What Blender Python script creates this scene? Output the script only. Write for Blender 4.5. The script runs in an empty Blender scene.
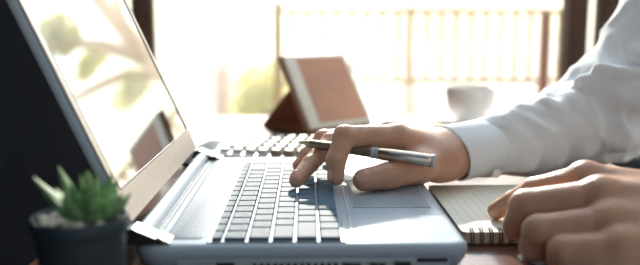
import bpy, bmesh, math, random
import numpy as np
from mathutils import Vector, Matrix, noise
random.seed(7)
S = bpy.context.scene
C = S.collection
PI = math.pi

# ------------------------------------------------------------------ camera
cam = bpy.data.cameras.new('camera')
cam.sensor_width = 36; cam.lens = 713/640*36
cam.clip_start = .01; cam.clip_end = 200
cam.dof.use_dof = True; cam.dof.focus_distance = .70; cam.dof.aperture_fstop = 3.3
co = bpy.data.objects.new('camera', cam); C.objects.link(co)
co.location = (0, 0, .195)
co.rotation_euler = (math.radians(90-8.8), 0, math.radians(-1.05))
S.camera = co

# ------------------------------------------------------------------ sky, sun, exposure
W = bpy.data.worlds.new('sky'); S.world = W; W.use_nodes = True
nt = W.node_tree; nt.nodes.clear()
N = nt.nodes.new; L = nt.links.new
tc = N('ShaderNodeTexCoord'); sp = N('ShaderNodeSeparateXYZ'); L(tc.outputs['Generated'], sp.inputs[0])
mr = N('ShaderNodeMapRange'); mr.interpolation_type = 'SMOOTHSTEP'      # brighter towards the low sun
mr.inputs[1].default_value = .1; mr.inputs[2].default_value = 1.0; mr.inputs[3].default_value = .52; mr.inputs[4].default_value = 2.3
L(sp.outputs['Y'], mr.inputs[0])
mu = N('ShaderNodeMapRange'); mu.interpolation_type = 'SMOOTHSTEP'      # and overhead
mu.inputs[1].default_value = .1; mu.inputs[2].default_value = 1.0; mu.inputs[3].default_value = 0; mu.inputs[4].default_value = 1.1
L(sp.outputs['Z'], mu.inputs[0])
ad = N('ShaderNodeMath'); ad.operation = 'ADD'; L(mr.outputs[0], ad.inputs[0]); L(mu.outputs[0], ad.inputs[1])
mz = N('ShaderNodeMapRange'); mz.inputs[1].default_value = .04; mz.inputs[2].default_value = .24
L(sp.outputs['Z'], mz.inputs[0])
mx = N('ShaderNodeMix'); mx.data_type = 'RGBA'
mx.inputs['A'].default_value = (1.0, .84, .42, 1); mx.inputs['B'].default_value = (.74, .88, 1.0, 1)
my = N('ShaderNodeMapRange'); my.inputs[1].default_value = .25; my.inputs[2].default_value = .85; my.inputs[3].default_value = 1; my.inputs[4].default_value = 0
L(sp.outputs['Y'], my.inputs[0])      # warm only near the horizon on the sun's side
mm = N('ShaderNodeMath'); mm.operation = 'MAXIMUM'; L(mz.outputs[0], mm.inputs[0]); L(my.outputs[0], mm.inputs[1])
L(mm.outputs[0], mx.inputs['Factor'])
bg = N('ShaderNodeBackground'); L(mx.outputs['Result'], bg.inputs['Color']); L(ad.outputs[0], bg.inputs['Strength'])
wo = N('ShaderNodeOutputWorld'); L(bg.outputs[0], wo.inputs['Surface'])
sl = bpy.data.lights.new('sun', 'SUN'); sl.energy = 9.0; sl.angle = math.radians(1.5); sl.color = (1, .91, .76)
so = bpy.data.objects.new('sun', sl); C.objects.link(so)
SUN_FROM = Vector((.03, 1.0, .42))
so.rotation_euler = SUN_FROM.to_track_quat('Z', 'Y').to_euler(); so.location = SUN_FROM*8
V = S.view_settings
S.display_settings.display_device = 'sRGB'
V.view_transform = 'Standard'; V.look = 'None'; V.gamma = 1; V.use_curve_mapping = False; V.exposure = 0.26
S.cycles.max_bounces = 8; S.cycles.caustics_reflective = True; S.cycles.sample_clamp_indirect = 4; S.cycles.caustics_refractive = False
S.cycles.use_denoising = True

# ------------------------------------------------------------------ materials
def mat(name, col, rough=.5, metal=0, spec=.5, var=0, vscale=20, bump=0, bscale=200, coat=0, sss=0, stretch=None):
    m = bpy.data.materials.new(name); m.use_nodes = True
    t = m.node_tree; b = t.nodes['Principled BSDF']
    b.inputs['Base Color'].default_value = (*col, 1); b.inputs['Roughness'].default_value = rough
    b.inputs['Metallic'].default_value = metal; b.inputs['Specular IOR Level'].default_value = spec
    b.inputs['Coat Weight'].default_value = coat; b.inputs['Coat Roughness'].default_value = .08
    if sss:
        b.inputs['Subsurface Weight'].default_value = sss
        b.inputs['Subsurface Radius'].default_value = (.006, .0025, .0015); b.inputs['Subsurface Scale'].default_value = 1
    c = t.nodes.new('ShaderNodeTexCoord'); src = c.outputs['Object']
    if stretch:
        mp = t.nodes.new('ShaderNodeMapping'); mp.inputs['Scale'].default_value = stretch
        t.links.new(src, mp.inputs[0]); src = mp.outputs[0]
    if var:
        n = t.nodes.new('ShaderNodeTexNoise'); n.inputs['Scale'].default_value = vscale; n.inputs['Detail'].default_value = 5
        t.links.new(src, n.inputs['Vector'])
        r = t.nodes.new('ShaderNodeValToRGB')
        r.color_ramp.elements[0].position = .3; r.color_ramp.elements[1].position = .7
        r.color_ramp.elements[0].color = (*[max(0, q*(1-var)) for q in col], 1)
        r.color_ramp.elements[1].color = (*[min(1, q*(1+var)) for q in col], 1)
        t.links.new(n.outputs['Fac'], r.inputs[0]); t.links.new(r.outputs[0], b.inputs['Base Color'])
    if bump:
        n = t.nodes.new('ShaderNodeTexNoise'); n.inputs['Scale'].default_value = bscale; n.inputs['Detail'].default_value = 3
        t.links.new(src, n.inputs['Vector'])
        bp = t.nodes.new('ShaderNodeBump'); bp.inputs['Strength'].default_value = bump; bp.inputs['Distance'].default_value = .002
        t.links.new(n.outputs['Fac'], bp.inputs['Height']); t.links.new(bp.outputs[0], b.inputs['Normal'])
    return m

M = {}
M['wood'] = mat('varnished_wood', (.11, .040, .024), .28, var=.45, vscale=9, stretch=(1, 9, 9), spec=.5, coat=.3)
M['floor'] = mat('terrace_boards', (.62, .46, .31), .6, var=.15, vscale=4, stretch=(1, 8, 1))
M['paving'] = mat('pale_paving', (.60, .42, .28), .8, var=.1, vscale=2)
M['darkwall'] = mat('dark_wall_paint', (.0035, .0052, .0085), .9, spec=.02, var=.15, vscale=2)
M['post'] = mat('dark_brown_timber', (.085, .050, .038), .6, var=.25, vscale=6, stretch=(6, 6, 1), spec=.2)
M['rail'] = mat('cream_painted_timber', (.80, .58, .32), .6, var=.08, vscale=8)
M['ceil'] = mat('pale_roof_boards', (.66, .68, .68), .7, var=.05, vscale=4)
M['redwood'] = mat('reddish_timber', (.42, .20, .13), .6, var=.15, vscale=8)
M['silver'] = mat('silver_laptop_shell', (.36, .43, .50), .24, metal=.0, var=.03, vscale=60, spec=.25)
M['tray'] = mat('keyboard_tray_silver', (.34, .39, .45), .5, spec=.2, var=.02, vscale=60)
M['silver2'] = mat('pale_silver_trim', (.42, .45, .49), .35, metal=.1, var=.02, vscale=60)
M['bezel'] = mat('brushed_screen_bezel', (.50, .45, .41), .30, metal=.55, bump=.05, bscale=900, var=.04, vscale=90)
M['deckmid'] = mat('perforated_speaker_panel', (.17, .225, .285), .65, metal=.0, spec=.2, var=.04, vscale=500)
M['screen'] = mat('glossy_screen_glass', (.56, .59, .61), .015, metal=1, var=.01, vscale=3)
M['key'] = mat('slate_keycap', (.085, .130, .175), .6, var=.08, vscale=120, spec=.05)
M['pad'] = mat('touchpad_surface', (.29, .35, .41), .20, metal=.0, var=.03, vscale=90)
M['black'] = mat('black_plastic', (.012, .013, .015), .45, var=.1, vscale=60)
M['port'] = mat('port_metal', (.28, .29, .31), .35, metal=.8, var=.05, vscale=90)
M['greyp'] = mat('grey_side_plastic', (.38, .42, .45), .45, metal=.2, var=.04, vscale=50)
M['skin'] = mat('skin', (.53, .295, .195), .42, var=.09, vscale=55, bump=.35, bscale=420, sss=.12, spec=.4)
M['nail'] = mat('fingernail', (.66, .39, .30), .2, var=.04, vscale=80)
M['shirt'] = mat('white_shirt_cotton', (.85, .89, .92), .85, bump=.10, bscale=1500, var=.02, vscale=30, spec=.2)
M['trousers'] = mat('dark_trousers', (.025, .03, .04), .85, var=.1, vscale=60, spec=.2)
M['hair'] = mat('dark_hair', (.03, .02, .015), .5, var=.3, vscale=60)
M['chair'] = mat('dark_upholstery', (.008, .010, .014), .8, var=.2, vscale=40, spec=.2)
M['pot'] = mat('dark_slate_pot', (.020, .036, .047), .5, var=.15, vscale=30, bump=.08, bscale=150)
M['leaf'] = mat('succulent_leaf', (.15, .28, .11), .6, var=.45, vscale=230, bump=.3, bscale=600, sss=.05)
M['pebble'] = mat('cream_pebble', (.78, .74, .62), .7, var=.2, vscale=120, bump=.4, bscale=300)
M['soil'] = mat('dark_soil', (.03, .022, .016), .9, var=.4, vscale=200, bump=.6, bscale=300)
M['page'] = mat('cream_page_edges', (.62, .53, .42), .8, var=.12, vscale=700, stretch=(.05, .05, 4))
M['cover'] = mat('dark_kraft_cover', (.10, .07, .055), .7, var=.1, vscale=60)
M['wire'] = mat('dark_wire', (.10, .09, .085), .35, metal=.8, var=.05, vscale=90)
M['paper'] = mat('pale_blue_paper', (.66, .74, .76), .7, var=.03, vscale=40)
M['pensteel'] = mat('pen_steel', (.66, .55, .44), .27, metal=.95, var=.08, vscale=90, stretch=(1, 1, 1))
M['pengrip'] = mat('pen_dark_barrel', (.32, .25, .19), .3, metal=.85, var=.1, vscale=90)
M['pengold'] = mat('pen_brass_tip', (.62, .52, .30), .25, metal=1, var=.05, vscale=90)
M['white'] = mat('white_plastic', (.80, .80, .78), .4, var=.02, vscale=40)
M['keylight'] = mat('light_grey_key', (.42, .41, .39), .5, var=.05, vscale=60)
M['keybrown'] = mat('brown_grey_key', (.20, .14, .10), .5, var=.08, vscale=60)
M['keydark'] = mat('dark_calculator_base', (.06, .055, .055), .5, var=.1, vscale=60)
M['lcd'] = mat('calculator_display', (.22, .27, .25), .2, var=.05, vscale=40)
M['cream'] = mat('cream_tablet_frame', (.80, .72, .60), .4, var=.03, vscale=40)
M['tabscreen'] = mat('flare_browned_tablet_screen', (.55, .25, .13), .35, var=.15, vscale=14, spec=.6)  # brown stands in for lens flare over a switched-off screen
M['tabcover'] = mat('brown_leather_cover', (.42, .20, .115), .6, var=.12, vscale=60, bump=.2, bscale=400)
M['china'] = mat('white_china', (.92, .90, .88), .15, var=.02, vscale=30)
M['coffee'] = mat('coffee', (.05, .02, .01), .1, var=.1, vscale=30)
M['foliage'] = mat('sunlit_foliage', (.62, .60, .12), .6, var=.35, vscale=6)
_t = M['foliage'].node_tree; _p = _t.nodes['Principled BSDF']; _tr = _t.nodes.new('ShaderNodeBsdfTranslucent'); _mx = _t.nodes.new('ShaderNodeMixShader')
_tr.inputs['Color'].default_value = (.75, .72, .14, 1); _mx.inputs[0].default_value = .5
_t.links.new(_p.outputs[0], _mx.inputs[1]); _t.links.new(_tr.outputs[0], _mx.inputs[2]); _t.links.new(_mx.outputs[0], _t.nodes['Material Output'].inputs['Surface'])
M['bark'] = mat('pale_bark', (.88, .55, .30), .8, var=.15, vscale=8, stretch=(1, 1, .3))
M['stucco'] = mat('pale_pink_stucco', (.46, .17, .11), .85, var=.08, vscale=3)

def lined_page():
    m = mat('ruled_page', (.80, .77, .66), .75)
    t = m.node_tree; b = t.nodes['Principled BSDF']
    c = [n for n in t.nodes if n.type == 'TEX_COORD'][0]
    s = t.nodes.new('ShaderNodeSeparateXYZ'); t.links.new(c.outputs['Object'], s.inputs[0])
    a = t.nodes.new('ShaderNodeMath'); a.operation = 'MULTIPLY'; a.inputs[1].default_value = 1/.0085
    t.links.new(s.outputs['X'], a.inputs[0])
    f = t.nodes.new('ShaderNodeMath'); f.operation = 'FRACT'; t.links.new(a.outputs[0], f.inputs[0])
    g = t.nodes.new('ShaderNodeMath'); g.operation = 'LESS_THAN'; g.inputs[1].default_value = .09
    t.links.new(f.outputs[0], g.inputs[0])
    x = t.nodes.new('ShaderNodeMix'); x.data_type = 'RGBA'
    x.inputs['A'].default_value = (.80, .77, .66, 1); x.inputs['B'].default_value = (.62, .62, .57, 1)
    t.links.new(g.outputs[0], x.inputs['Factor']); t.links.new(x.outputs['Result'], b.inputs['Base Color'])
    return m
M['ruled'] = lined_page()

# ------------------------------------------------------------------ object helpers (meshes are written in world metres)
ORG = {}
def tag(o, label=None, cat=None, group=None, kind=None):
    if label: o['label'] = label
    if cat: o['category'] = cat
    if group: o['group'] = group
    if kind: o['kind'] = kind
    return o
def thing(name, loc, label, cat, group=None):
    o = bpy.data.objects.new(name, None); C.objects.link(o); o.location = loc
    o.empty_display_size = .02
    ORG[o] = Vector(loc)
    return tag(o, label, cat, group)
def obj(name, bm, m, parent=None, loc=None, smooth=40, label=None, kind=None):
    bmesh.ops.recalc_face_normals(bm, faces=bm.faces)
    if smooth is not None:
        a = math.radians(smooth)
        for f in bm.faces: f.smooth = True
        for e in bm.edges:
            e.smooth = not (len(e.link_faces) == 2 and e.calc_face_angle(0) > a)
    base = Vector(loc) if loc is not None else (ORG[parent] if parent else Vector((0, 0, 0)))
    me = bpy.data.meshes.new(name)
    bmesh.ops.translate(bm, verts=bm.verts, vec=-base)
    bm.to_mesh(me); bm.free(); me.materials.append(m)
    o = bpy.data.objects.new(name, me); C.objects.link(o)
    o.location = base - (ORG[parent] if parent else Vector((0, 0, 0)))
    if parent: o.parent = parent
    ORG[o] = base
    if label: o['label'] = label
    if kind: o['kind'] = kind
    return o
def NB(): return bmesh.new()
def box(bm, lo, hi, bev=0, seg=2, mx=None):
    r = bmesh.ops.create_cube(bm, size=1)['verts']
    for v in r:
        v.co = Vector([lo[i]+(v.co[i]+.5)*(hi[i]-lo[i]) for i in range(3)])
    if bev:
        es = list({e for v in r for e in v.link_edges})
        g = bmesh.ops.bevel(bm, geom=es, offset=bev, segments=seg, affect='EDGES', profile=.5)
        r = list({v for f in g['faces'] for v in f.verts} | {v for v in r if v.is_valid})
    if mx is not None:
        for v in r: v.co = mx @ v.co
    return r
def rings(bm, rs, cap0=True, cap1=True, closed=True):
    vs = [[bm.verts.new(p) for p in r] for r in rs]
    n = len(vs[0])
    for a, b in zip(vs, vs[1:]):
        for i in range(n if closed else n-1):
            j = (i+1) % n
            bm.faces.new((a[i], a[j], b[j], b[i]))
    if cap0: bm.faces.new(vs[0][::-1])
    if cap1: bm.faces.new(vs[-1])
    return vs
def rrect(x0, x1, y0, y1, r, z, n=6):
    if not isinstance(r, (tuple, list)): r = (r,)*4      # corners: x1y0, x1y1, x0y1, x0y0
    out = []
    for (cx, cy, a0, q) in ((x1-r[0], y0+r[0], -90, r[0]), (x1-r[1], y1-r[1], 0, r[1]), (x0+r[2], y1-r[2], 90, r[2]), (x0+r[3], y0+r[3], 180, r[3])):
        for k in range(n+1):
            a = math.radians(a0+90*k/n); out.append(Vector((cx+q*math.cos(a), cy+q*math.sin(a), z)))
    return out
def lathe(bm, prof, c, n=48, axis=None):
    c = Vector(c); q = Vector((0, 0, 1)).rotation_difference(Vector(axis)) if axis is not None else None
    rs = []
    for r, z in prof:
        ring = []
        for k in range(n):
            a = 2*PI*k/n; p = Vector((max(r, 1e-5)*math.cos(a), max(r, 1e-5)*math.sin(a), z))
            ring.append(c+(q @ p if q else p))
        rs.append(ring)
    return rings(bm, rs)
def tube(bm, pts, rad, n=8, cap=True):
    pts = [Vector(p) for p in pts]; rs = []; up = None
    for i, p in enumerate(pts):
        d = (pts[min(i+1, len(pts)-1)]-pts[max(i-1, 0)]).normalized()
        if up is None: up = d.orthogonal().normalized()
        up = (up-d*up.dot(d)).normalized(); s = d.cross(up)
        r = rad[i] if isinstance(rad, (list, tuple)) else rad
        rs.append([p+(up*math.cos(2*PI*k/n)+s*math.sin(2*PI*k/n))*r for k in range(n)])
    return rings(bm, rs, cap, cap)
def prism_y(bm, prof, y0, y1, mx=None):
    a = [Vector((x, y0, z)) for x, z in prof]; b = [Vector((x, y1, z)) for x, z in prof]
    vs = rings(bm, [a, b])
    if mx is not None:
        for r in vs:
            for v in r: v.co = mx @ v.co

# ------------------------------------------------------------------ implicit surfaces for figure and cloth
def smin(a, b, k):
    if k <= 0: return np.minimum(a, b)
    h = np.clip(.5+.5*(b-a)/k, 0, 1)
    return b*(1-h)+a*h-k*h*(1-h)
def cone(P, a, b, ra, rb):
    a = np.array(a, np.float32); b = np.array(b, np.float32); d = b-a
    q = [P[i]-a[i] for i in range(3)]
    t = np.clip((q[0]*d[0]+q[1]*d[1]+q[2]*d[2])/max(float(d@d), 1e-9), 0, 1)
    return np.sqrt(sum((q[i]-t*d[i])**2 for i in range(3)))-(ra+(rb-ra)*t)
def ell(P, c, r):
    k = np.sqrt(sum(((P[i]-c[i])/r[i])**2 for i in range(3)))
    return (k-1)*min(r)
def chain(P, pts, rad, k=.004):
    d = None
    for i in range(len(pts)-1):
        e = cone(P, pts[i], pts[i+1], rad[i], rad[i+1])
        d = e if d is None else smin(d, e, k)
    return d
def nets(fn, lo, hi, h):
    n = [int(math.ceil((hi[i]-lo[i])/h))+1 for i in range(3)]
    ax = [np.float32(lo[i])+np.arange(n[i], dtype=np.float32)*np.float32(h) for i in range(3)]
    P = np.meshgrid(*ax, indexing='ij', sparse=True)
    f = np.broadcast_to(fn(P), n).astype(np.float32).copy()
    for i in range(3):
        sl0 = [slice(None)]*3; sl0[i] = 0; f[tuple(sl0)] = 1
        sl0[i] = -1; f[tuple(sl0)] = 1
    ins = f < 0
    cnt = np.zeros([m-1 for m in n], np.int8)
    for dx in (0, 1):
        for dy in (0, 1):
            for dz in (0, 1):
                cnt += ins[dx:n[0]-1+dx, dy:n[1]-1+dy, dz:n[2]-1+dz]
    act = (cnt > 0) & (cnt < 8)
    ci = np.argwhere(act); idx = -np.ones(act.shape, np.int64); idx[act] = np.arange(len(ci))
    cor = [(a, b, c) for a in (0, 1) for b in (0, 1) for c in (0, 1)]
    val = {o: f[ci[:, 0]+o[0], ci[:, 1]+o[1], ci[:, 2]+o[2]] for o in cor}
    acc = np.zeros((len(ci), 3)); num = np.zeros(len(ci))
    for o in cor:
        for i in range(3):
            if o[i] == 0:
                p = list(o); p[i] = 1; p = tuple(p)
                a, b = val[o], val[p]; mk = (a < 0) != (b < 0)
                t = np.where(mk, a/np.where(mk, a-b, 1), 0)
                pt = np.array(o, float)[None, :].repeat(len(ci), 0); pt[:, i] += t
                acc += pt*mk[:, None]; num += mk
    vert = (ci+acc/num[:, None])*h+np.array(lo)
    quads = []
    for i in range(3):
        j, k = (i+1) % 3, (i+2) % 3
        s0 = [slice(None)]*3; s1 = [slice(None)]*3; s0[i] = slice(0, -1); s1[i] = slice(1, None)
        a = ins[tuple(s0)]; b = ins[tuple(s1)]
        for flip, mk in ((False, a & ~b), (True, ~a & b)):
            e = np.argwhere(mk)
            e = e[(e[:, j] > 0) & (e[:, k] > 0) & (e[:, j] < n[j]-1) & (e[:, k] < n[k]-1)]
            def cell(dj, dk):
                q = e.copy(); q[:, j] += dj; q[:, k] += dk; return idx[q[:, 0], q[:, 1], q[:, 2]]
            Q = [cell(-1, -1), cell(0, -1), cell(0, 0), cell(-1, 0)]
            if flip: Q = Q[::-1]
            quads.append(np.stack(Q, 1))
    return vert, np.concatenate(quads)
def relax(v, q, it=2, w=.5):
    e = np.concatenate([q[:, [0, 1]], q[:, [1, 2]], q[:, [2, 3]], q[:, [3, 0]]]); e = np.concatenate([e, e[:, ::-1]])
    for _ in range(it):
        s = np.zeros_like(v); c = np.zeros(len(v))
        np.add.at(s, e[:, 0], v[e[:, 1]]); np.add.at(c, e[:, 0], 1)
        v = v*(1-w)+s/np.maximum(c, 1)[:, None]*w
    return v
def norms(v, q):
    nn = np.cross(v[q[:, 2]]-v[q[:, 0]], v[q[:, 3]]-v[q[:, 1]]); s = np.zeros_like(v)
    for i in range(4): np.add.at(s, q[:, i], nn)
    return s/np.maximum(np.linalg.norm(s, axis=1), 1e-12)[:, None]
def net_obj(name, pieces, m, parent):
    vs, qs, o = [], [], 0
    base = np.array(ORG[parent])
    for v, q in pieces:
        vs.append(v-base); qs.append(q+o); o += len(v)
    v = np.concatenate(vs); q = np.concatenate(qs)
    me = bpy.data.meshes.new(name); me.from_pydata(v.tolist(), [], q.tolist()); me.update()
    me.polygons.foreach_set('use_smooth', [True]*len(me.polygons)); me.materials.append(m)
    ob = bpy.data.objects.new(name, me); C.objects.link(ob); ob.parent = parent; ORG[ob] = ORG[parent].copy()
    return ob

# ================================================================== SETTING
b = NB(); box(b, (-2.2, -2.5, -.80), (3.2, 3.1, -.75)); tag(obj('floor', b, M['floor'], smooth=None), kind='structure')
b = NB(); box(b, (-40, 3.1, -.84), (40, 60, -.79)); tag(obj('ground', b, M['paving'], smooth=None), kind='structure')
b = NB(); box(b, (-1.0, -2.5, -.75), (-.88, 3.45, 2.3)); tag(obj('wall_left', b, M['darkwall'], smooth=None), kind='structure')
b = NB(); box(b, (-1.0, -2.5, 2.3), (3.2, .95, 2.4)); tag(obj('shade_roof', b, M['ceil'], smooth=None), kind='structure')  # unseen roof slab, added and cut short to keep overhead light off the left fist
def post(name, x, y, w, z0, z1, m, d=.09):
    b = NB(); box(b, (x-w/2, y-d/2, z0), (x+w/2, y+d/2, z1), .006); return tag(obj(name, b, m, loc=(x, y, z0)), kind='structure')
post('column', -.80, 3.55, .11, -.75, 2.3, M['post'])
post('column', .935, 2.50, .070, -.75, 2.3, M['post'])
post('column', 1.062, 2.50, .095, -.75, 2.3, M['post'])
b = NB(); box(b, (.90, 2.44, .34), (1.12, 2.56, .40), .004); tag(obj('trim_1', b, M['rail']), kind='structure')

# ---- terrace railing
ry = 4.0
rl = thing('railing', (.6, ry, -.79), 'cream painted timber railing along the far edge of the terrace', 'railing')
b = NB(); box(b, (-.14, ry-.035, .245), (1.45, ry+.035, .270), .006); obj('handrail', b, M['rail'], rl)
b = NB(); box(b, (-.14, ry-.02, -.145), (1.45, ry+.02, -.12), .006); obj('bottom_rail', b, M['rail'], rl)
x = -.08
while x < 1.42:
    b = NB(); tube(b, [(x, ry, z) for z in (-.12, -.10, -.05, .04, .13, .19, .245)], [.018, .012, .016, .012, .016, .012, .018], 10)
    obj('baluster', b, M['rail'], rl); x += .083
for x in (-.16, 1.46):
    b = NB(); box(b, (x-.025, ry-.025, -.79), (x+.025, ry+.025, .31), .008); obj('newel_post', b, M['rail'], rl)
# ---- slender reddish post by the right of the railing, bollard and bushes
b = NB(); box(b, (1.275, 3.87, -.79), (1.325, 3.93, .255), .006)
b2 = obj('wooden_post', b, M['redwood'], loc=(1.30, 3.90, -.79)); tag(b2, 'slender reddish timber post left of the two dark columns', 'post')
b = NB(); tube(b, [(-.72, 6.1, z) for z in (-.79, -.75, -.5, -.32, -.27, -.22, -.16, -.13)], [.10, .075, .06, .06, .075, .07, .05, .02], 20)
tag(obj('bollard', b, M['redwood'], loc=(-.72, 6.1, -.79)), 'blurred reddish brown bollard on the pale paving left of the bush', 'bollard')
b = NB(); box(b, (-2.6, 9.0, -.79), (.4, 9.25, -.28), .02)
tag(obj('garden_wall', b, M['stucco'], loc=(-1, 9, -.79)), 'low pale pink garden wall far beyond the railing', 'wall')

def blob_leaves(bm, c, r, n, size, seed):
    rnd = random.Random(seed)
    for _ in range(n):
        d = Vector((rnd.gauss(0, 1), rnd.gauss(0, 1), rnd.gauss(0, 1))).normalized()*(rnd.random()**.45)
        p = Vector(c)+Vector((d.x*r[0], d.y*r[1], d.z*r[2]))
        q = Matrix.Rotation(rnd.uniform(0, 6.3), 3, 'Z') @ Matrix.Rotation(rnd.uniform(0, 3.1), 3, 'X')
        s = size*rnd.uniform(.6, 1.3)
        pts = [(-.5, 0, 0), (-.15, -.28, .06), (.25, -.22, .06), (.55, 0, 0), (.25, .22, .06), (-.15, .28, .06)]
        bm.faces.new([bm.verts.new(p+q @ (Vector(t)*s)) for t in pts])
bs = thing('bush', (-.32, 5.2, -.79), 'pale green rounded bush on the paving behind the folding tablet', 'bush')
b = NB(); blob_leaves(b, (-.32, 5.2, -.42), (.24, .24, .34), 900, .07, 3); obj('foliage', b, M['foliage'], bs, smooth=None)
b = NB(); tube(b, [(-.32, 5.2, -.79), (-.31, 5.2, -.6), (-.33, 5.22, -.4)], [.03, .025, .015], 8); obj('stem', b, M['bark'], bs)
tr = thing('tree', (.95, 7.6, -.79), 'pale barked tree with thin crown, mirrored in the laptop screen', 'tree')
b = NB()
tube(b, [(1.10, 7.6, -.79), (1.06, 7.6, 0), (1.10, 7.6, .7), (1.02, 7.6, 1.25), (.92, 7.6, 1.9), (.86, 7.6, 2.6)], [.075, .065, .085, .105, .08, .05], 12)
obj('trunk', b, M['bark'], tr)
for pts, rr in (([(1.06, 7.6, 1.0), (1.25, 7.55, 1.45), (1.45, 7.5, 1.72), (1.8, 7.5, 1.95)], [.09, .075, .06, .03]),
                ([(1.08, 7.6, .75), (1.3, 7.6, 1.08), (1.6, 7.6, 1.22), (1.95, 7.6, 1.36)], [.07, .06, .05, .03]),
                ([(1.0, 7.6, 1.35), (.86, 7.6, 1.6), (.62, 7.6, 1.85)], [.07, .05, .03])):
    b = NB(); tube(b, pts, rr, 10); obj('branch', b, M['bark'], tr)
b = NB()
for c_, r_, n_ in (((1.46, 7.5, 1.86), (.25, .24, .24), 1000), ((1.5, 7.6, 1.45), (.25, .2, .12), 350), ((1.42, 7.5, .93), (.28, .2, .16), 450), ((.72, 7.6, 1.15), (.12, .15, .3), 250)):
    blob_leaves(b, c_, r_, n_, .07, n_)
obj('foliage', b, M['foliage'], tr, smooth=None)

# ---- added haze volumes, standing in for lens veil that washes out the background
hm = bpy.data.materials.new('lens_veil_haze'); hm.use_nodes = True; ht = hm.node_tree; ht.nodes.clear()
hv = ht.nodes.new('ShaderNodeVolumeScatter'); ho = ht.nodes.new('ShaderNodeOutputMaterial')
hv.inputs['Color'].default_value = (1, .95, .86, 1); hv.inputs['Density'].default_value = .06; hv.inputs['Anisotropy'].default_value = .55
ht.links.new(hv.outputs[0], ho.inputs['Volume'])
b = NB(); box(b, (-6, 3.62, .55), (6, 8.9, 3.6)); hz = obj('haze', b, hm, smooth=None, loc=(0, 8, .55))
tag(hz, 'thin added haze veiling the tree and sky beyond the railing', 'haze', kind='stuff')
hm2 = hm.copy(); hm2.name = 'low_lens_veil_haze'
[n for n in hm2.node_tree.nodes if n.type == 'VOLUME_SCATTER'][0].inputs['Density'].default_value = .17
b = NB(); box(b, (-6, 3.62, -.78), (6, 8.9, .55)); hz = obj('haze', b, hm2, smooth=None, loc=(0, 8, -.78))
tag(hz, 'denser added haze veiling the paving and railing', 'haze', kind='stuff')

# ================================================================== TABLE
tb = thing('table', (.1, .85, -.75), 'reddish brown varnished wooden table under the laptop and notebook', 'table')
b = NB(); box(b, (-.228, .12, -.032), (.425, 1.50, 0), .003); obj('tabletop', b, M['wood'], tb)
for lx in (-.19, .385):
    for ly in (.17, 1.45):
        b = NB(); box(b, (lx-.03, ly-.03, -.75), (lx+.03, ly+.03, -.032), .004); obj('leg', b, M['wood'], tb)
b = NB()
for (a, c_) in (((-.17, .16, -.10), (.37, .18, -.032)), ((-.17, 1.44, -.10), (.37, 1.46, -.032)), ((-.20, .19, -.10), (-.18, 1.43, -.032)), ((.375, .19, -.10), (.395, 1.43, -.032))):
    box(b, a, c_)
obj('apron', b, M['wood'], tb)

# ================================================================== LAPTOP
LX0, LX1, LY0, LY1, DZ = -.136, .1265, .5265, .893, .026
lp = thing('laptop', (0, .71, 0), 'open silver laptop with slate keys and glossy screen, in the middle of the table', 'laptop')
b = NB(); rr = (.016, .014, .014, .024)
def base_ring(ins, z):
    return rrect(LX0+ins, LX1-ins, LY0+ins, LY1-ins, [max(.004, q-ins) for q in rr], z)
rings(b, [base_ring(.012, .0025), base_ring(.006, .006), base_ring(.0015, .013), base_ring(.0003, .0175), base_ring(0, .0195), base_ring(.0006, .0222), base_ring(.0022, .0243), base_ring(.0045, .0255), base_ring(.0075, .026)])
obj('base', b, M['silver'], lp, smooth=50)
for fx in (-.10, .09):
    for fy in (.57, .86):
        b = NB(); lathe(b, [(.006, 0), (.007, .001), (.007, .003)], (fx, fy, 0), 16); obj('rubber_foot', b, M['black'], lp)
# keyboard tray and keys: the rows run away from the camera
b = NB(); rings(b, [rrect(-.0770, .0300, .5330, .8440, .004, DZ-.0005), rrect(-.0770, .0300, .5330, .8440, .004, DZ+.0004)]); obj('keyboard_tray', b, M['tray'], lp)
b = NB()
for y0, y1 in ((.5330, .5340), (.843, .844)): box(b, (-.077, y0, DZ), (.030, y1, DZ+.0009))
for x0, x1 in ((-.0780, -.0768), (.0292, .0302)): box(b, (x0, .5330, DZ), (x1, .844, DZ+.0009))
obj('tray_rim', b, M['tray'], lp)
KT = DZ+.0034
def key(x0, x1, y0, y1, name='key'):
    b = NB(); g = .00095
    r0 = rrect(x0+g, x1-g, y0+g, y1-g, .0014, DZ+.0003, 3); r1 = rrect(x0+g+.0003, x1-g-.0003, y0+g+.0003, y1-g-.0003, .0014, KT-.0004, 3)
    r2 = rrect(x0+g+.0008, x1-g-.0008, y0+g+.0008, y1-g-.0008, .0012, KT, 3)
    cx, cy = (x0+x1)/2, (y0+y1)/2
    r3 = [Vector((cx+(p.x-cx)*.75, cy+(p.y-cy)*.75, KT-.0002)) for p in r2]
    rings(b, [r0, r1, r2, r3]); obj(name, b, M['key'], lp, smooth=60)
KX = -.0755; PIT = .0190; Y0 = .5350; YT = .8420
rows = [  # widths along the row, in key pitches (15.55 in all), first entry nearest the camera
    [1.0]*15 + [.55],
    [1.0]*13 + [2.0, .55],
    [1.5]+[1.0]*12+[1.5, .55],
    [1.8]+[1.0]*11+[2.2, .55],
    [2.3]+[1.0]*10+[2.25, 1.0],
    [1.25, 1.0, 1.0, 1.0, 5.6, 1.0, 1.0, 1.25, 1.25, 1.2]]
xs = [KX, KX+.0095]
for _ in range(5): xs.append(xs[-1]+PIT-.0003)
for i, row in enumerate(rows):
    tot = sum(row); y = Y0
    for w in row:
        dy = w*(YT-Y0)/tot
        key(xs[i], xs[i+1], y, y+dy, 'space_bar' if w > 5 else 'key'); y += dy
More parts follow.
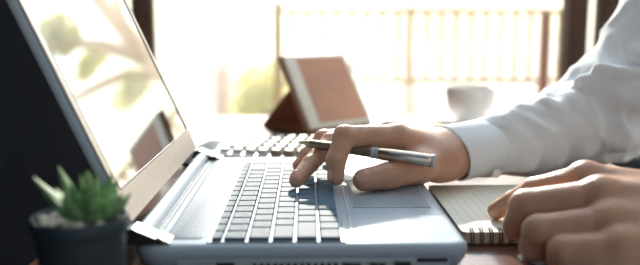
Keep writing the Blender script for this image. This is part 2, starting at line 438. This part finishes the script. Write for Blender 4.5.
# trim between keyboard and palm rest, touchpad
b = NB(); prism_y(b, [(.0352, DZ-.0003), (.0356, DZ+.0007), (.0364, DZ+.0009), (.0372, DZ+.0006), (.0376, DZ-.0003)], .540, .846); obj('trim_strip', b, M['silver2'], lp, label='bright narrow metal strip')
b = NB(); rings(b, [rrect(.0425, .1135, .6380, .7520, .004, DZ-.0004), rrect(.0425, .1135, .6380, .7520, .004, DZ+.0003), rrect(.0433, .1127, .6388, .7512, .004, DZ+.0005)]); obj('touchpad', b, M['pad'], lp)
b = NB()
for (x0, x1, y0, y1) in ((.0421, .0427, .6376, .7524), (.1133, .1139, .6376, .7524), (.0421, .1139, .6374, .6381), (.0421, .1139, .7519, .7526)): box(b, (x0, y0, DZ), (x1, y1, DZ+.0007))
obj('touchpad_rim', b, M['greyp'], lp)
# speaker panel behind the keys, hinge channel
b = NB(); rings(b, [rrect(-.1125, -.0825, .5440, .8700, .006, DZ-.0004), rrect(-.1125, -.0825, .5440, .8700, .006, DZ+.0004), rrect(-.1117, -.0833, .5448, .8692, .006, DZ+.0008)]); obj('speaker_panel', b, M['deckmid'], lp)
b = NB(); 
for yy in np.arange(.556, .866, .0042):
    for xx in np.arange(-.1085, -.0860, .0042):
        o_ = .0021 if int(round((yy-.556)/.0042)) % 2 else 0
        if xx+o_ < -.086: lathe(b, [(.0007, DZ+.0008), (.0007, DZ+.0009)], (xx+o_, yy, 0), 5)
obj('speaker_holes', b, M['greyp'], lp, smooth=None, kind='stuff')
b = NB(); tube(b, [(-.1300, .549, DZ+.002), (-.1300, .869, DZ+.002)], .0078, 20); obj('hinge_barrel', b, M['silver'], lp)
b = NB(); box(b, (-.1195, .558, DZ-.002), (-.1180, .872, DZ+.0011)); obj('hinge_gap', b, M['black'], lp)
for ya, yb in ((.5300, .550), (.868, .893)):
    b = NB(); prism_y(b, [(-.1420, .030), (-.1390, .0375), (-.1340, .0385), (-.1165, .0305), (-.1120, .0280), (-.1120, .0262), (-.1380, .0262)], ya+.0015, yb-.0015)
    h_ = obj('hinge_cover', b, M['silver'], lp, smooth=30)
    b = NB()
    for yy in (ya, yb-.0015): prism_y(b, [(-.1422, .0295), (-.1390, .0377), (-.1340, .0387), (-.1165, .0307), (-.1118, .0282), (-.1118, .0262), (-.1385, .0262)], yy, yy+.0015)
    prism_y(b, [(-.1160, .0322), (-.1115, .0295), (-.1060, .0272), (-.1060, .0262), (-.1160, .0262)], ya+.001, yb-.001)
    obj('hinge_cap', b, M['black'], h_, smooth=30, label='black hinge cap')
# lid: leaning back by 24 degrees
LEAN = math.radians(24); PX, PZ = -.1385, .0385
MX = Matrix.Translation((PX, 0, PZ)) @ Matrix.Rotation(-LEAN, 4, 'Y')   # local: x = out of the screen face, z = up the lid
LYA, LYB, LH = .5470, .8880, .232
def lidbox(x0, x1, y0, y1, z0, z1, bev=0): 
    b = NB(); box(b, (x0, y0, z0), (x1, y1, z1), bev, 2, MX); return b
ld = obj('lid', lidbox(-.0095, -.0016, LYA, LYB, 0, LH, .0025), M['silver'], lp)
b = NB()
for (y0, y1, z0, z1) in ((LYA+.001, LYB-.001, .0006, .0270), (LYA+.001, LYB-.001, LH-.014, LH-.001), (LYA+.001, LYA+.0105, .027, LH-.014), (LYB-.0105, LYB-.001, .027, LH-.014)):
    box(b, (-.0018, y0, z0), (.0004, y1, z1), .0004, 1, MX)
obj('bezel', b, M['bezel'], ld)
obj('screen', lidbox(-.0018, -.0003, LYA+.0100, LYB-.0100, .0262, LH-.013), M['screen'], ld, label='glossy mirror-like screen')
b = NB()
for (y0, y1, z0, z1) in ((LYA+.010, LYB-.010, .0262, .0272), (LYA+.0098, LYA+.0112, .027, LH-.013), (LYB-.0112, LYB-.0098, .027, LH-.013)):
    box(b, (-.0010, y0, z0), (.0006, y1, z1), 0, 1, MX)
obj('screen_gasket', b, M['black'], ld)
b = lathe_b = NB(); lathe(b, [(.003, 0), (.003, .0006), (.001, .0009)], MX @ Vector((-.0002, (LYA+LYB)/2, LH-.007)), 16, MX.to_3x3() @ Vector((1, 0, 0))); obj('webcam', b, M['black'], ld)
# side ports along the near edge
def side(name, x0, x1, z0, z1, m, parent=lp, d=.0015, yo=0):
    b = NB(); box(b, (x0, LY0-.0004+yo, z0), (x1, LY0+.004+d, z1), .0006, 1); return obj(name, b, m, parent)
b = NB(); box(b, (-.100, LY0+.0006, .0035), (.110, LY0+.006, .0150), .001); obj('side_panel', b, M['greyp'], lp)
pt = side('power_socket', -.0700, -.0560, .0035, .0125, M['black'])
for k in range(13):
    x = -.0430+k*.0052
    b = NB(); prism_y(b, [(x, .0035), (x+.0026, .0035), (x+.0040, .0118), (x+.0014, .0118)], LY0-.0002, LY0+.003); obj('vent_slot', b, M['black'], lp)
for nm, x0, x1, z0, z1 in (('video_port', .0265, .0420, .0030, .0125), ('network_port', .0475, .0610, .0025, .0125), ('usb_port', .0665, .0805, .0030, .0135)):
    p_ = side(nm, x0, x1, z0, z1, M['port'])
    b = NB(); box(b, (x0+.0012, LY0-.0008, z0+.0012), (x1-.0012, LY0+.001, z1-.0012)); obj('socket', b, M['black'], p_)
side('card_slot', .0845, .1085, .0120, .0148, M['black'])

# ================================================================== CALCULATOR behind the laptop
ca = thing('calculator', (-.065, 1.0, 0), 'white desk calculator with chunky grey keys, behind the laptop', 'calculator')
CM = Matrix.Translation((-.065, 1.0, 0)) @ Matrix.Rotation(math.radians(-9), 4, 'Z')
b = NB()
def cring(ins, f): return [CM @ Vector((p.x, p.y, f(p.x))) for p in rrect(-.105+ins, .100-ins, -.068+ins, .085-ins, .016, 0)]
top = lambda x: .0135 + max(0, -x-.052)*.35
rings(b, [cring(.006, lambda x: .0), cring(.001, lambda x: .004), cring(0, lambda x: .0075)]); obj('underside', b, M['keydark'], ca)
b = NB(); rings(b, [cring(0, lambda x: .0072), cring(0, lambda x: top(x)-.003), cring(.001, lambda x: top(x)-.0008), cring(.004, top)]); obj('body', b, M['white'], ca)
b = NB(); box(b, (-.091, -.05, -.001), (-.062, .066, .0016), .001, 1, CM @ Matrix.Translation((0, 0, top(-.0765))) @ Matrix.Rotation(math.atan(.35), 4, 'Y')); obj('display', b, M['lcd'], ca)
kb = NB(); box(kb, (-.048, -.062, .0125), (.094, .080, .0142), .001, 1, CM @ Matrix.Translation((0, 0, .0))); obj('key_bed', kb, M['keydark'], ca)
for i in range(8):
    for j in range(5):
        x0 = -.0465+i*.0176; y0 = -.0600+j*.029
        mk = M['keylight'] if i < 4 or (j and i < 7) else M['keybrown']
        b = NB(); r0 = [CM @ Vector((p.x, p.y, .014)) for p in rrect(x0, x0+.0152, y0, y0+.0195, .0025, 0, 3)]
        r1 = [CM @ Vector((p.x, p.y, .0248)) for p in rrect(x0+.001, x0+.0142, y0+.001, y0+.0185, .0025, 0, 3)]
        r2 = [CM @ Vector((p.x, p.y, .0264)) for p in rrect(x0+.0025, x0+.0127, y0+.0025, y0+.0170, .0025, 0, 3)]
        rings(b, [r0, r1, r2]); obj('key', b, mk, ca)

# ================================================================== TABLET in its folding case
tl = thing('tablet', (.06, 1.25, 0), 'small tablet with cream frame propped in a brown folding case, facing right', 'tablet')
e_ = Vector((.80, .60, 0)).normalized(); bk = Vector((-e_.y, e_.x, 0)); up_ = (bk*math.sin(math.radians(34))+Vector((0, 0, 1))*math.cos(math.radians(34)))
nr = e_.cross(up_); TM = Matrix(((e_.x, up_.x, nr.x, 0.007), (e_.y, up_.y, nr.y, 1.230), (e_.z, up_.z, nr.z, .0105), (0, 0, 0, 1)))   # local x along the base, y up the face, z out of the screen
b = NB(); box(b, (0, 0, -.011), (.146, .152, 0), .004, 3, TM); obj('frame', b, M['cream'], tl)
b = NB(); box(b, (.025, .010, -.003), (.137, .143, .0006), .0005, 1, TM); obj('screen', b, M['tabscreen'], tl, label='glossy screen with lens flare painted in as brown')
b = NB(); box(b, (-.003, -.002, -.0150), (.149, .155, -.0110), .0015, 2, TM); cv = obj('back_cover', b, M['tabcover'], tl)
b = NB()
p0 = TM @ Vector((0, .090, -.0150)); fo = p0+bk*.092; fo.z = .002; dd = e_*.145
th_ = (fo-p0).cross(e_).normalized()*.003
vs = [b.verts.new(p) for p in (p0, p0+dd, fo+dd, fo, p0+th_, p0+dd+th_, fo+dd+th_, fo+th_)]
for f in ((0, 1, 2, 3), (7, 6, 5, 4), (0, 4, 5, 1), (1, 5, 6, 2), (2, 6, 7, 3), (3, 7, 4, 0)): b.faces.new([vs[i] for i in f])
obj('stand_flap', b, M['tabcover'], tl)
b = NB(); q0 = TM @ Vector((0, 0, -.013)); q1 = fo.copy()
vs = [b.verts.new(p) for p in (q0, q0+dd, q1+dd, q1)]; vs2 = [b.verts.new(p.co+Vector((0, 0, .002))) for p in vs]
b.faces.new(vs[::-1]); b.faces.new(vs2)
for i in range(4): b.faces.new((vs[i], vs[(i+1) % 4], vs2[(i+1) % 4], vs2[i]))
for v in b.verts: v.co.z = max(.0005, v.co.z-.002) if v in vs else max(.0025, v.co.z-.002)
obj('base_flap', b, M['tabcover'], tl)

# ================================================================== CUP, SAUCER
cx_, cy_ = .3085, 1.335
b = NB(); lathe(b, [(0, .002), (.030, .0005), (.036, 0), (.040, .004), (.060, .009), (.075, .0165), (.0755, .0175), (.073, .0172), (.058, .0115), (.038, .0065), (.030, .006), (0, .006)], (cx_, cy_, 0), 64)
tag(obj('saucer', b, M['china'], loc=(cx_, cy_, 0)), 'white china saucer under the coffee cup', 'saucer')
cu = thing('cup', (cx_, cy_, .006), 'white china coffee cup standing on its saucer', 'cup')
b = NB(); lathe(b, [(0, .0085), (.022, .0085), (.024, .0066), (.027, .0068), (.030, .012), (.037, .022), (.0425, .036), (.0455, .055), (.0470, .0720), (.0466, .0732), (.0450, .0725), (.0435, .055), (.040, .036), (.034, .023), (.024, .014), (0, .013)], (cx_, cy_, 0), 64)
obj('bowl', b, M['china'], cu)
b = NB(); lathe(b, [(0, .054), (.0425, .0545), (.0425, .056), (0, .056)], (cx_, cy_, 0), 48); obj('coffee', b, M['coffee'], cu)
b = NB(); tube(b, [(cx_+.012, cy_+.042, .062), (cx_+.018, cy_+.060, .064), (cx_+.021, cy_+.070, .052), (cx_+.018, cy_+.060, .034), (cx_+.012, cy_+.036, .029)], .0042, 10); obj('handle', b, M['china'], cu)

# ================================================================== NOTEBOOK and PAPER PAD
nx0, nx1, ny0, ny1 = .1370, .2900, .6060, .7900
nb = thing('notebook', ((nx0+nx1)/2, .70, 0), 'open cream ruled notebook with dark wire binding, right of the laptop', 'notebook')
b = NB(); rings(b, [rrect(nx0-.001, nx1+.001, ny0-.001, ny1+.001, .006, 0), rrect(nx0-.001, nx1+.001, ny0-.001, ny1+.001, .006, .0016)]); obj('back_cover', b, M['cover'], nb)
b = NB(); rings(b, [rrect(nx0, nx1, ny0, ny1, .006, .0016), rrect(nx0, nx1, ny0, ny1, .006, .0112)]); obj('page_block', b, M['page'], nb)
b = NB(); rings(b, [rrect(nx0-.0002, nx1+.0002, ny0-.0003, ny1, .006, .0112), rrect(nx0-.0002, nx1+.0002, ny0-.0003, ny1, .006, .0118)]); obj('top_page', b, M['ruled'], nb)
for k in range(17):
    x = nx0+.0085+k*.0085
    b = NB()
    for dx in (-.0011, .0011):
        pts = [(x+dx, ny0+.0048+.0078*math.cos(a), .0066+.0072*math.sin(a)) for a in [math.radians(60+q*(300-60)/12) for q in range(13)]]
        tube(b, pts, .00055, 6)
    obj('wire_loop', b, M['wire'], nb)
pd = thing('notepad', (.28, .50, 0), 'pale bluish notepad lying under the left fist, nearer than the notebook', 'notepad')
PM = Matrix.Translation((.286, .518, 0)) @ Matrix.Rotation(math.radians(8), 4, 'Z')
b = NB(); rings(b, [[PM @ p for p in rrect(-.095, .10, -.09, .074, .003, z)] for z in (0, .0055)]); obj('page_block', b, M['paper'], pd)
b = NB(); rings(b, [[PM @ p for p in rrect(-.0952, .1002, -.0902, .0742, .003, z)] for z in (.0055, .0060)]); obj('top_sheet', b, M['paper'], pd)

# ================================================================== POTTED SUCCULENT
px_, py_ = -.1515, .4640
pp = thing('potted_succulent', (px_, py_, 0), 'small green succulent with white pebbles in a dark slate pot', 'plant')
b = NB(); lathe(b, [(r*.95, z) for r, z in [(0, 0), (.0255, 0), (.0268, .0015), (.0306, .052), (.0308, .0565), (.0324, .0572), (.0330, .0590), (.0334, .0665), (.0326, .0682), (.0312, .0680), (.0303, .0660), (.0295, .056), (0, .056)]], (px_, py_, 0), 64)
obj('pot', b, M['pot'], pp)
b = NB(); lathe(b, [(0, .056), (.0278, .056), (.0275, .0625), (.015, .0640), (0, .0642)], (px_, py_, 0), 40); obj('soil', b, M['soil'], pp)
def leaf(az, elev, length, width, curl, base):
    b = NB(); n = 9; rs = []
    d = Vector((math.cos(az), math.sin(az), 0)); s = Vector((-d.y, d.x, 0)); p = Vector(base); el = elev
    for i in range(n):
        t = i/(n-1); w = width*(.75+.9*t-1.65*t*t) if t < .999 else width*.02
        w = max(w, width*.03); f = d*math.cos(el)+Vector((0, 0, 1))*math.sin(el); u = d*-math.sin(el)+Vector((0, 0, 1))*math.cos(el)
        rs.append([p+s*(w*.5*math.cos(a))+u*(w*.28*math.sin(a)*(1.25 if math.sin(a) < 0 else .6)) for a in [2*PI*k/10 for k in range(10)]])
        p = p+f*(length/(n-1)); el += curl/(n-1)
    rings(b, rs); obj('leaf', b, M['leaf'], pp, smooth=60)
pc = (px_+.008, py_-.002, .0635)
for k in range(8):
    leaf(2*PI*k/8+.35, math.radians(30+6*(k % 3)), .029+.004*(k % 2), .0160, .35, Vector(pc)+Vector((math.cos(2*PI*k/8+.35)*.004, math.sin(2*PI*k/8+.35)*.004, 0)))
for k in range(6): leaf(2*PI*k/6+.9, math.radians(50+5*(k % 2)), .031+.003*(k % 3), .0150, .35, Vector(pc)+Vector((0, 0, .002)))
for k in range(4): leaf(2*PI*k/4+.2, math.radians(75), .030, .0115, .2, Vector(pc)+Vector((0, 0, .004)))
leaf(PI*1.03, math.radians(33), .044, .0155, .35, Vector(pc)+Vector((-.003, 0, .003)))
leaf(PI*.95, math.radians(55), .040, .0140, .25, Vector(pc)+Vector((-.002, 0, .003)))
for k in range(46):
    a = random.uniform(0, 2*PI); r = random.uniform(.011, .0255)
    if k > 30: a = PI+random.uniform(-.9, 1.2)
    sz = random.uniform(.0026, .0044); b = NB()
    c_ = Vector((px_+math.cos(a)*r, py_+math.sin(a)*r, .0652+random.uniform(0, .004)-(r-.011)*.12))
    bmesh.ops.create_icosphere(b, subdivisions=2, radius=1)
    sx, sy, szz = sz*random.uniform(.8, 1.3), sz*random.uniform(.8, 1.2), sz*random.uniform(.6, .9); off = Vector((k*3.1, 0, 0))
    for v in b.verts:
        q = v.co*(1+.28*noise.noise(v.co*1.4+off)); v.co = c_+Vector((q.x*sx, q.y*sy, q.z*szz))
    obj('pebble', b, M['pebble'], pp, smooth=70)

# ================================================================== ARMCHAIR
ac = thing('armchair', (.80, .70, -.75), 'dark upholstered tub armchair behind the white shirt at the right edge', 'chair')
b = NB(); box(b, (.48, .40, -.45), (.975, 1.06, -.345), .03, 3); obj('seat', b, M['chair'], ac)
b = NB(); box(b, (.98, .36, -.60), (1.12, 1.10, .12), .04, 3); obj('backrest', b, M['chair'], ac)
for y0, y1 in ((.26, .37), (1.05, 1.19)):
    b = NB(); box(b, (.450, y0, -.62), (1.06, y1, -.012), .035, 3); obj('armrest', b, M['chair'], ac)
for x_ in (.54, 1.03):
    for y_ in (.34, 1.10):
        b = NB(); tube(b, [(x_, y_, -.75), (x_, y_, -.58)], [.016, .024], 14); obj('leg', b, M['post'], ac)

# ================================================================== PERSON
pe = thing('person', (.62, .70, -.75), 'person in a white shirt, one hand typing with a pen, other fist on notebook', 'person')
# ---- right hand (thumb towards the camera), joints in metres
RH = dict(wr=(.156, .797, .044), wu=(.160, .818, .043), el=(.395, .92, .080))
fR = [  # MCP, PIP, DIP, tip, radii
    ([(.096, .752, .0735), (.0385, .722, .0790), (.0290, .706, .0570), (.0292, .700, .0405)], [.0130, .0115, .0101, .0080]),
    ([(.092, .779, .0745), (.0260, .764, .0660), (.0030, .728, .0490), (-.0110, .703, .0372)], [.0128, .0104, .0090, .0074]),
    ([(.096, .803, .0690), (.0180, .798, .0640), (-.0010, .785, .0475), (-.0090, .776, .0370)], [.0122, .0100, .0086, .0072]),
    ([(.104, .822, .0590), (.0500, .829, .0580), (.0330, .828, .0450), (.0240, .826, .0370)], [.0112, .0088, .0078, .0066])]
def right_hand(P):
    pal = None
    for pts, rad in fR:
        root = np.array(RH['wr'])*.5+np.array(RH['wu'])*.5
        root = root+(np.array(pts[0])-np.array([.095, .785, .07]))*np.array([.2, .55, .25])
        e = cone(P, root, pts[0], .0200, rad[0]+.0008)
        pal = e if pal is None else smin(pal, e, .016)
    for a, c_, ra, rb in ((RH['wr'], (.146, .772, .043), .024, .0215), ((.146, .772, .043), (.1170, .735, .0445), .0215, .0170), ((.15, .80, .046), (.115, .775, .050), .022, .018)):
        pal = smin(pal, cone(P, a, c_, ra, rb), .012)
    fa = None
    for k0, w in (('wr', .0245), ('wu', .0235)):
        off = np.array(RH[k0])-(np.array(RH['wr'])+np.array(RH['wu']))/2
        e = cone(P, RH[k0], np.array((.262, .852, .056))+off*.8, w, .0235); fa = e if fa is None else smin(fa, e, .01)
    pal = smin(pal, fa, .018)
    fin = chain(P, [(.1170, .735, .0445), (.0820, .7085, .0400), (.0570, .7000, .0382)], [.0168, .0136, .0114])
    pal = smin(pal, fin, .008)
    for i, (pts, rad) in enumerate(fR):
        f_ = chain(P, pts, rad, .0025)
        f_ = smin(f_, ell(P, pts[1], (rad[1]*1.06,)*3), .002)
        pal = smin(pal, f_, .006)
    return pal
# ---- left fist
LW = (.318, .520, .042)
fL = [
    ([(.2310, .574, .0640), (.2000, .606, .0490), (.1890, .634, .0320), (.1775, .647, .0205)], [.0150, .0118, .0098, .0084]),
    ([(.2320, .545, .0570), (.1785, .563, .0465), (.1755, .573, .0270), (.1945, .570, .0200)], [.0158, .0136, .0120, .0100]),
    ([(.2300, .521, .0430), (.1800, .533, .0345), (.1790, .540, .0195), (.2010, .538, .0180)], [.0150, .0128, .0112, .0098]),
    ([(.2310, .500, .0300), (.1920, .512, .0255), (.1920, .516, .0180), (.2070, .514, .0165)], [.0142, .0118, .0104, .0092])]
def left_hand(P):
    pal = None
    for i, (pts, rad) in enumerate(fL):
        root = np.array(LW)+(np.array(pts[0])-np.array([.231, .535, .048]))*np.array([0, .45, .35])
        e = cone(P, root, pts[0], .026, rad[0]+.0010); pal = e if pal is None else smin(pal, e, .010)
    pal = smin(pal, cone(P, LW, (.53, .50, .05), .031, .045), .02)
    th = chain(P, [(.292, .548, .040), (.252, .585, .032), (.224, .602, .030), (.208, .612, .0265)], [.022, .0165, .0135, .0115])
    pal = smin(pal, th, .010)
    fs = None
    for i, (pts, rad) in enumerate(fL):
        f_ = chain(P, pts, rad, .003)
        f_ = smin(f_, ell(P, np.array(pts[0])+np.array([0, 0, .003]), (rad[0]*1.0,)*3), .004)
        fs = f_ if fs is None else smin(fs, f_, .0012)
    return smin(pal, fs, .0045)
SH_R, SH_L = (.540, .885, .335), (.475, .485, .335)
def trunk(P, o=0.0):
    d = cone(P, (.70, .685, -.20), (.66, .685, -.02), .135+o, .125+o)
    for yo in (-.06, .06): d = smin(d, cone(P, (.70, .685+yo, -.18), (.590, .685+yo, .20), .105+o, .105+o), .06)
    d = smin(d, cone(P, (.535, .685-.13, .305), (.565, .685+.13, .305), .075+o, .075+o), .07)
    for s, q in ((SH_R, .13), (SH_L, -.13)): d = smin(d, cone(P, (.55, .685+q, .31), s, .075+o, .058+o), .05)
    return d
def body(P):
    d = trunk(P)
    W_ = P; P = [P[0]+.08, P[1], P[2]]
    d = smin(d, cone(P, (.615, .685, .36), (.575, .685, .47), .056, .052), .03)
    d = smin(d, ell(P, (.555, .685, .575), (.098, .077, .118)), .02)
    d = smin(d, cone(P, (.515, .685, .525), (.490, .685, .505), .052, .030), .02)
    d = smin(d, cone(P, (.463, .685, .592), (.438, .685, .560), .008, .014), .012)
    for s in (-1, 1):
        d = smin(d, ell(P, (.575, .685+s*.080, .570), (.022, .010, .032)), .006)
        d = np.maximum(d, -ell(P, (.462, .685+s*.032, .590), (.012, .014, .010)))
        d = smin(d, ell(P, (.472, .685+s*.032, .589), (.012, .012, .011)), .002)
    d = np.maximum(d, -ell(P, (.460, .685, .522), (.010, .024, .0035)))
    P = W_
    d = smin(d, cone(P, SH_R, (.395, .92, .085), .052, .040), .03); d = smin(d, cone(P, (.395, .92, .085), (.26, .855, .058), .040, .030), .02)
    d = smin(d, cone(P, SH_L, (.53, .50, .06), .052, .042), .03); d = smin(d, cone(P, (.53, .50, .06), (.37, .515, .050), .042, .033), .02)
    return d
hr = nets(right_hand, (-.03, .68, .012), (.31, .93, .13), .0013); hr = (relax(*hr, 2, .4), hr[1])
hl = nets(left_hand, (.145, .47, .002), (.42, .675, .105), .0013); hl = (relax(*hl, 2, .4), hl[1])
bd = nets(body, (.22, .38, -.36), (.86, 1.0, .72), .006); bd = (relax(*bd, 2, .5), bd[1])
net_obj('body', [hr, hl, bd], M['skin'], pe)
# nails
def nail(c, n, d, l, w):
    n = Vector(n).normalized(); d = Vector(d); d = (d-n*d.dot(n)).normalized(); s = n.cross(d); b = NB()
    bmesh.ops.create_uvsphere(b, u_segments=20, v_segments=10, radius=1)
    for v in b.verts:
        q = v.co.copy(); m_ = max(abs(q.x)**2.6+abs(q.y)**2.6, 1e-6)
        x, y, z = q.x*l, q.y*w, q.z*.0012-(q.y*w)**2*45
        v.co = Vector(c)+d*x+s*y+n*z
    obj('fingernail', b, M['nail'], pe, smooth=80)
nail(Vector((.0585, .6995, .0389))+Vector((-.35, -.78, .52)).normalized()*.0109, (-.35, -.78, .52), (-1, -.3, -.1), .0072, .0066)
nail(Vector((.0292, .7010, .0425))+Vector((-.88, -.42, .1)).normalized()*.0083, (-.88, -.42, .1), (0, -.2, -1), .0062, .0048)
nail(Vector((-.0095, .7055, .0390))+Vector((-.66, -.25, .70)).normalized()*.0074, (-.66, -.25, .70), (-.5, -.6, -.5), .0056, .0045)
nail(Vector((-.0080, .7765, .0380))+Vector((-.70, -.2, .68)).normalized()*.0071, (-.70, -.2, .68), (-.6, -.5, -.6), .0054, .0042)

# ---- shirt: trunk and sleeves, fine net for the right sleeve
EL = (.398, .920, .088)
def sleeve(P):
    d = chain(P, [(.205, .822, .046), (.262, .849, .054), (.325, .882, .066), EL], [.0330, .0410, .0480, .0560], .02)
    d = smin(d, cone(P, EL, SH_R, .0580, .074), .030)
    d = smin(d, ell(P, (.372, .900, .122), (.030, .040, .028)), .02)
    d = smin(d, cone(P, (.345, .905, .040), (.410, .93, .044), .030, .034), .02)
    # bunched folds at the crook and along the forearm
    for a, c_, r in (((.33, .850, .125), (.425, .842, .085), .006), ((.350, .845, .140), (.46, .838, .125), .006), ((.315, .842, .098), (.385, .852, .045), .005),
                     ((.285, .832, .100), (.335, .840, .040), .005), ((.255, .826, .090), (.290, .822, .036), .004), ((.400, .852, .160), (.49, .835, .170), .007),
                     ((.232, .815, .078), (.252, .806, .034), .004), ((.375, .848, .064), (.430, .860, .046), .006)):
        d = smin(d, cone(P, a, c_, r, r), .021)
    return d
def wrinkle(v, q, amp, centre=None):
    n = norms(v, q); out = v.copy()
    for i in range(len(v)):
        p = Vector(v[i])
        w = Vector((p.x*22+p.z*16, p.y*20, p.z*24-p.x*10))
        w += 0.9*noise.noise_vector(p*16)
        a = noise.noise(w); r1 = (1-abs(noise.noise(w*.8+Vector((7, 3, 1)))))**3
        f_ = noise.noise(Vector((p.x*75+p.z*40, p.y*50, p.z*60-p.x*35)))
        out[i] = v[i]+n[i]*amp*(a*1.1+(r1-.5)*1.5+f_*.28)
    return out
v, q = nets(sleeve, (.165, .755, -.02), (.64, 1.00, .42), .0030); v = relax(v, q, 2, .5); v = relax(wrinkle(v, q, .0034), q, 2, .5)
v[:, 2] = np.maximum(v[:, 2], .0015)*(v[:, 0] < .43)+v[:, 2]*(v[:, 0] >= .43)
rs_ = (v, q)
def shirt(P):
    d = trunk(P, .014); d = smin(d, cone(P, SH_R, (.48, .90, .23), .072, .064), .03)
    d = smin(d, chain(P, [SH_L, (.53, .50, .06), (.40, .512, .052)], [.070, .056, .040], .02), .03)
    return np.maximum(d, -cone(P, (.52, .685, .37), (.49, .685, .50), .060, .075))
v, q = nets(shirt, (.34, .38, -.30), (.90, 1.0, .46), .006); v = relax(wrinkle(relax(v, q, 2, .5), q, .004), q, 1, .4)
sh = net_obj('shirt', [rs_, (v, q)], M['shirt'], pe)
def cuff(c, ax, r0, r1, ln, tilt, zmin):
    ax = Vector(ax).normalized(); u = ax.cross(Vector((0, 0, 1))).normalized(); w = u.cross(ax); b = NB(); rs = []
    for (t, k) in ((.5, .90), (.02, .93), (-.01, .965), (0, 1.0), (.03, 1.015), (.5, 1.0), (.93, 1.0), (1.0, .97), (1.03, .90)):
        ring = []
        for i in range(56):
            a = 2*PI*i/56; wob = 1+.020*math.sin(3*a+1.0)+.012*math.sin(5*a)
            p = Vector(c)+ax*(t*ln+tilt*math.sin(a)*(1-t))+u*(r0*k*wob*math.cos(a))+w*(r1*k*wob*math.sin(a))
            p.z = max(p.z, zmin); ring.append(p)
        rs.append(ring)
    rings(b, rs, False, False); return b
cf = obj('cuff', cuff((.1650, .806, .0450), (.22, .105, .022), .0375, .0330, .056, -.006, .0125), M['shirt'], sh, smooth=60)
b = NB(); lathe(b, [(.0052, 0), (.0054, .001), (.0045, .0018), (.003, .0013), (0, .0013)], (.215, .790, .025), 18, (.35, -.9, -.2)); obj('button', b, M['china'], cf)
obj('cuff', cuff((.345, .518, .049), (.155, -.012, .008), .036, .036, .055, 0, .004), M['shirt'], sh, smooth=60)
b = NB()   # collar
rs = []
for (zz, k, o_) in ((.345, 1.20, 0), (.375, 1.05, 0), (.405, 1.02, 0), (.408, 1.08, 0), (.375, 1.25, 0), (.350, 1.38, 0)):
    rs.append([Vector((.523-(zz-.36)*.4+.060*k*math.cos(a), .685+.060*k*math.sin(a), zz-.018*math.cos(a+PI))) for a in [math.radians(200+320*i/40) for i in range(41)]])
rings(b, rs, False, False, closed=False); obj('collar', b, M['shirt'], sh, smooth=60)
def legs(P):
    d = cone(P, (.70, .64, -.22), (.70, .73, -.22), .125, .125)
    for s, kx in ((-1, .29), (1, .31)):
        k_ = (kx, .685+s*.13, -.215); d = smin(d, chain(P, [(.68, .685+s*.08, -.225), k_, (kx+.05, .685+s*.13, -.68)], [.095, .068, .052], .03), .05)
    return d
v, q = nets(legs, (.18, .38, -.76), (.86, 1.0, -.08), .008); net_obj('trousers', [(relax(v, q, 2, .5), q)], M['trousers'], pe)
for s, kx in ((-1, .34), (1, .36)):
    v, q = nets(lambda P: np.maximum(smin(cone(P, (kx+.03, .685+s*.13, -.71), (kx-.16, .685+s*.14, -.722), .042, .030), cone(P, (kx, .685+s*.13, -.66), (kx, .685+s*.13, -.71), .045, .045), .03), -.748-P[2]), (kx-.22, .60+s*.13, -.76), (kx+.10, .78+s*.13, -.62), .006)
    net_obj('shoe', [(v, q)], M['black'], pe)
def hair(P):
    P = [P[0]+.08, P[1], P[2]]
    d = ell(P, (.568, .685, .600), (.104, .086, .108))
    d = np.maximum(d, -(ell(P, (.475, .685, .555), (.075, .08, .085)))); return np.maximum(d, .535-P[2]+(P[0]-.60)*-.3)
v, q = nets(hair, (.36, .58, .46), (.62, .79, .73), .005); net_obj('hair', [(relax(v, q, 1, .5), q)], M['hair'], pe)

# ================================================================== PEN held between the fingers
pa, pb = Vector((-.0108, .7430, .0700)), Vector((.1290, .7030, .0565))
pn = thing('pen', pa, 'silver and bronze ballpoint pen held between the fingers of the typing hand', 'pen')
ax_ = (pb-pa).normalized(); PL = (pb-pa).length
b = NB(); lathe(b, [(0, 0), (.0006, .0003), (.0008, .003), (.0017, .004), (.0032, .0135), (.0036, .0142)], pa, 20, ax_); obj('tip', b, M['pengold'], pn)
b = NB(); lathe(b, [(.0037, .0140), (.0042, .0150), (.0048, .030), (.0052, .060), (.0053, .080)], pa, 28, ax_); obj('grip', b, M['pengrip'], pn)
b = NB(); lathe(b, [(.0056, .0800), (.0060, .0806), (.0060, .0826), (.0056, .0832), (.0056, .0850), (.0060, .0856), (.0060, .0870), (.0056, .0878)], pa, 28, ax_); obj('ring', b, M['silver2'], pn)
b = NB(); lathe(b, [(.0057, .0876), (.0064, .0900), (.0066, .110), (.0066, PL-.004), (.0063, PL-.0034), (.0064, PL-.003)], pa, 28, ax_); obj('barrel', b, M['pensteel'], pn)
b = NB(); lathe(b, [(.0066, PL-.0034), (.0068, PL-.0030), (.0068, PL-.0008), (.0062, PL), (.0045, PL), (.0040, PL-.001), (0, PL-.001)], pa, 28, ax_); obj('cap_end', b, M['silver2'], pn)
sd = ax_.cross(Vector((0, 0, 1))).normalized(); ud = (sd.cross(ax_)*.5+sd*.86).normalized()
b = NB(); tube(b, [pa+ax_*(PL-.006)+ud*.0070, pa+ax_*(PL-.008)+ud*.0092, pa+ax_*(PL-.030)+ud*.0084, pa+ax_*(PL-.046)+ud*.0072], [.0012, .0013, .0012, .0011], 8); obj('clip', b, M['silver2'], pn)
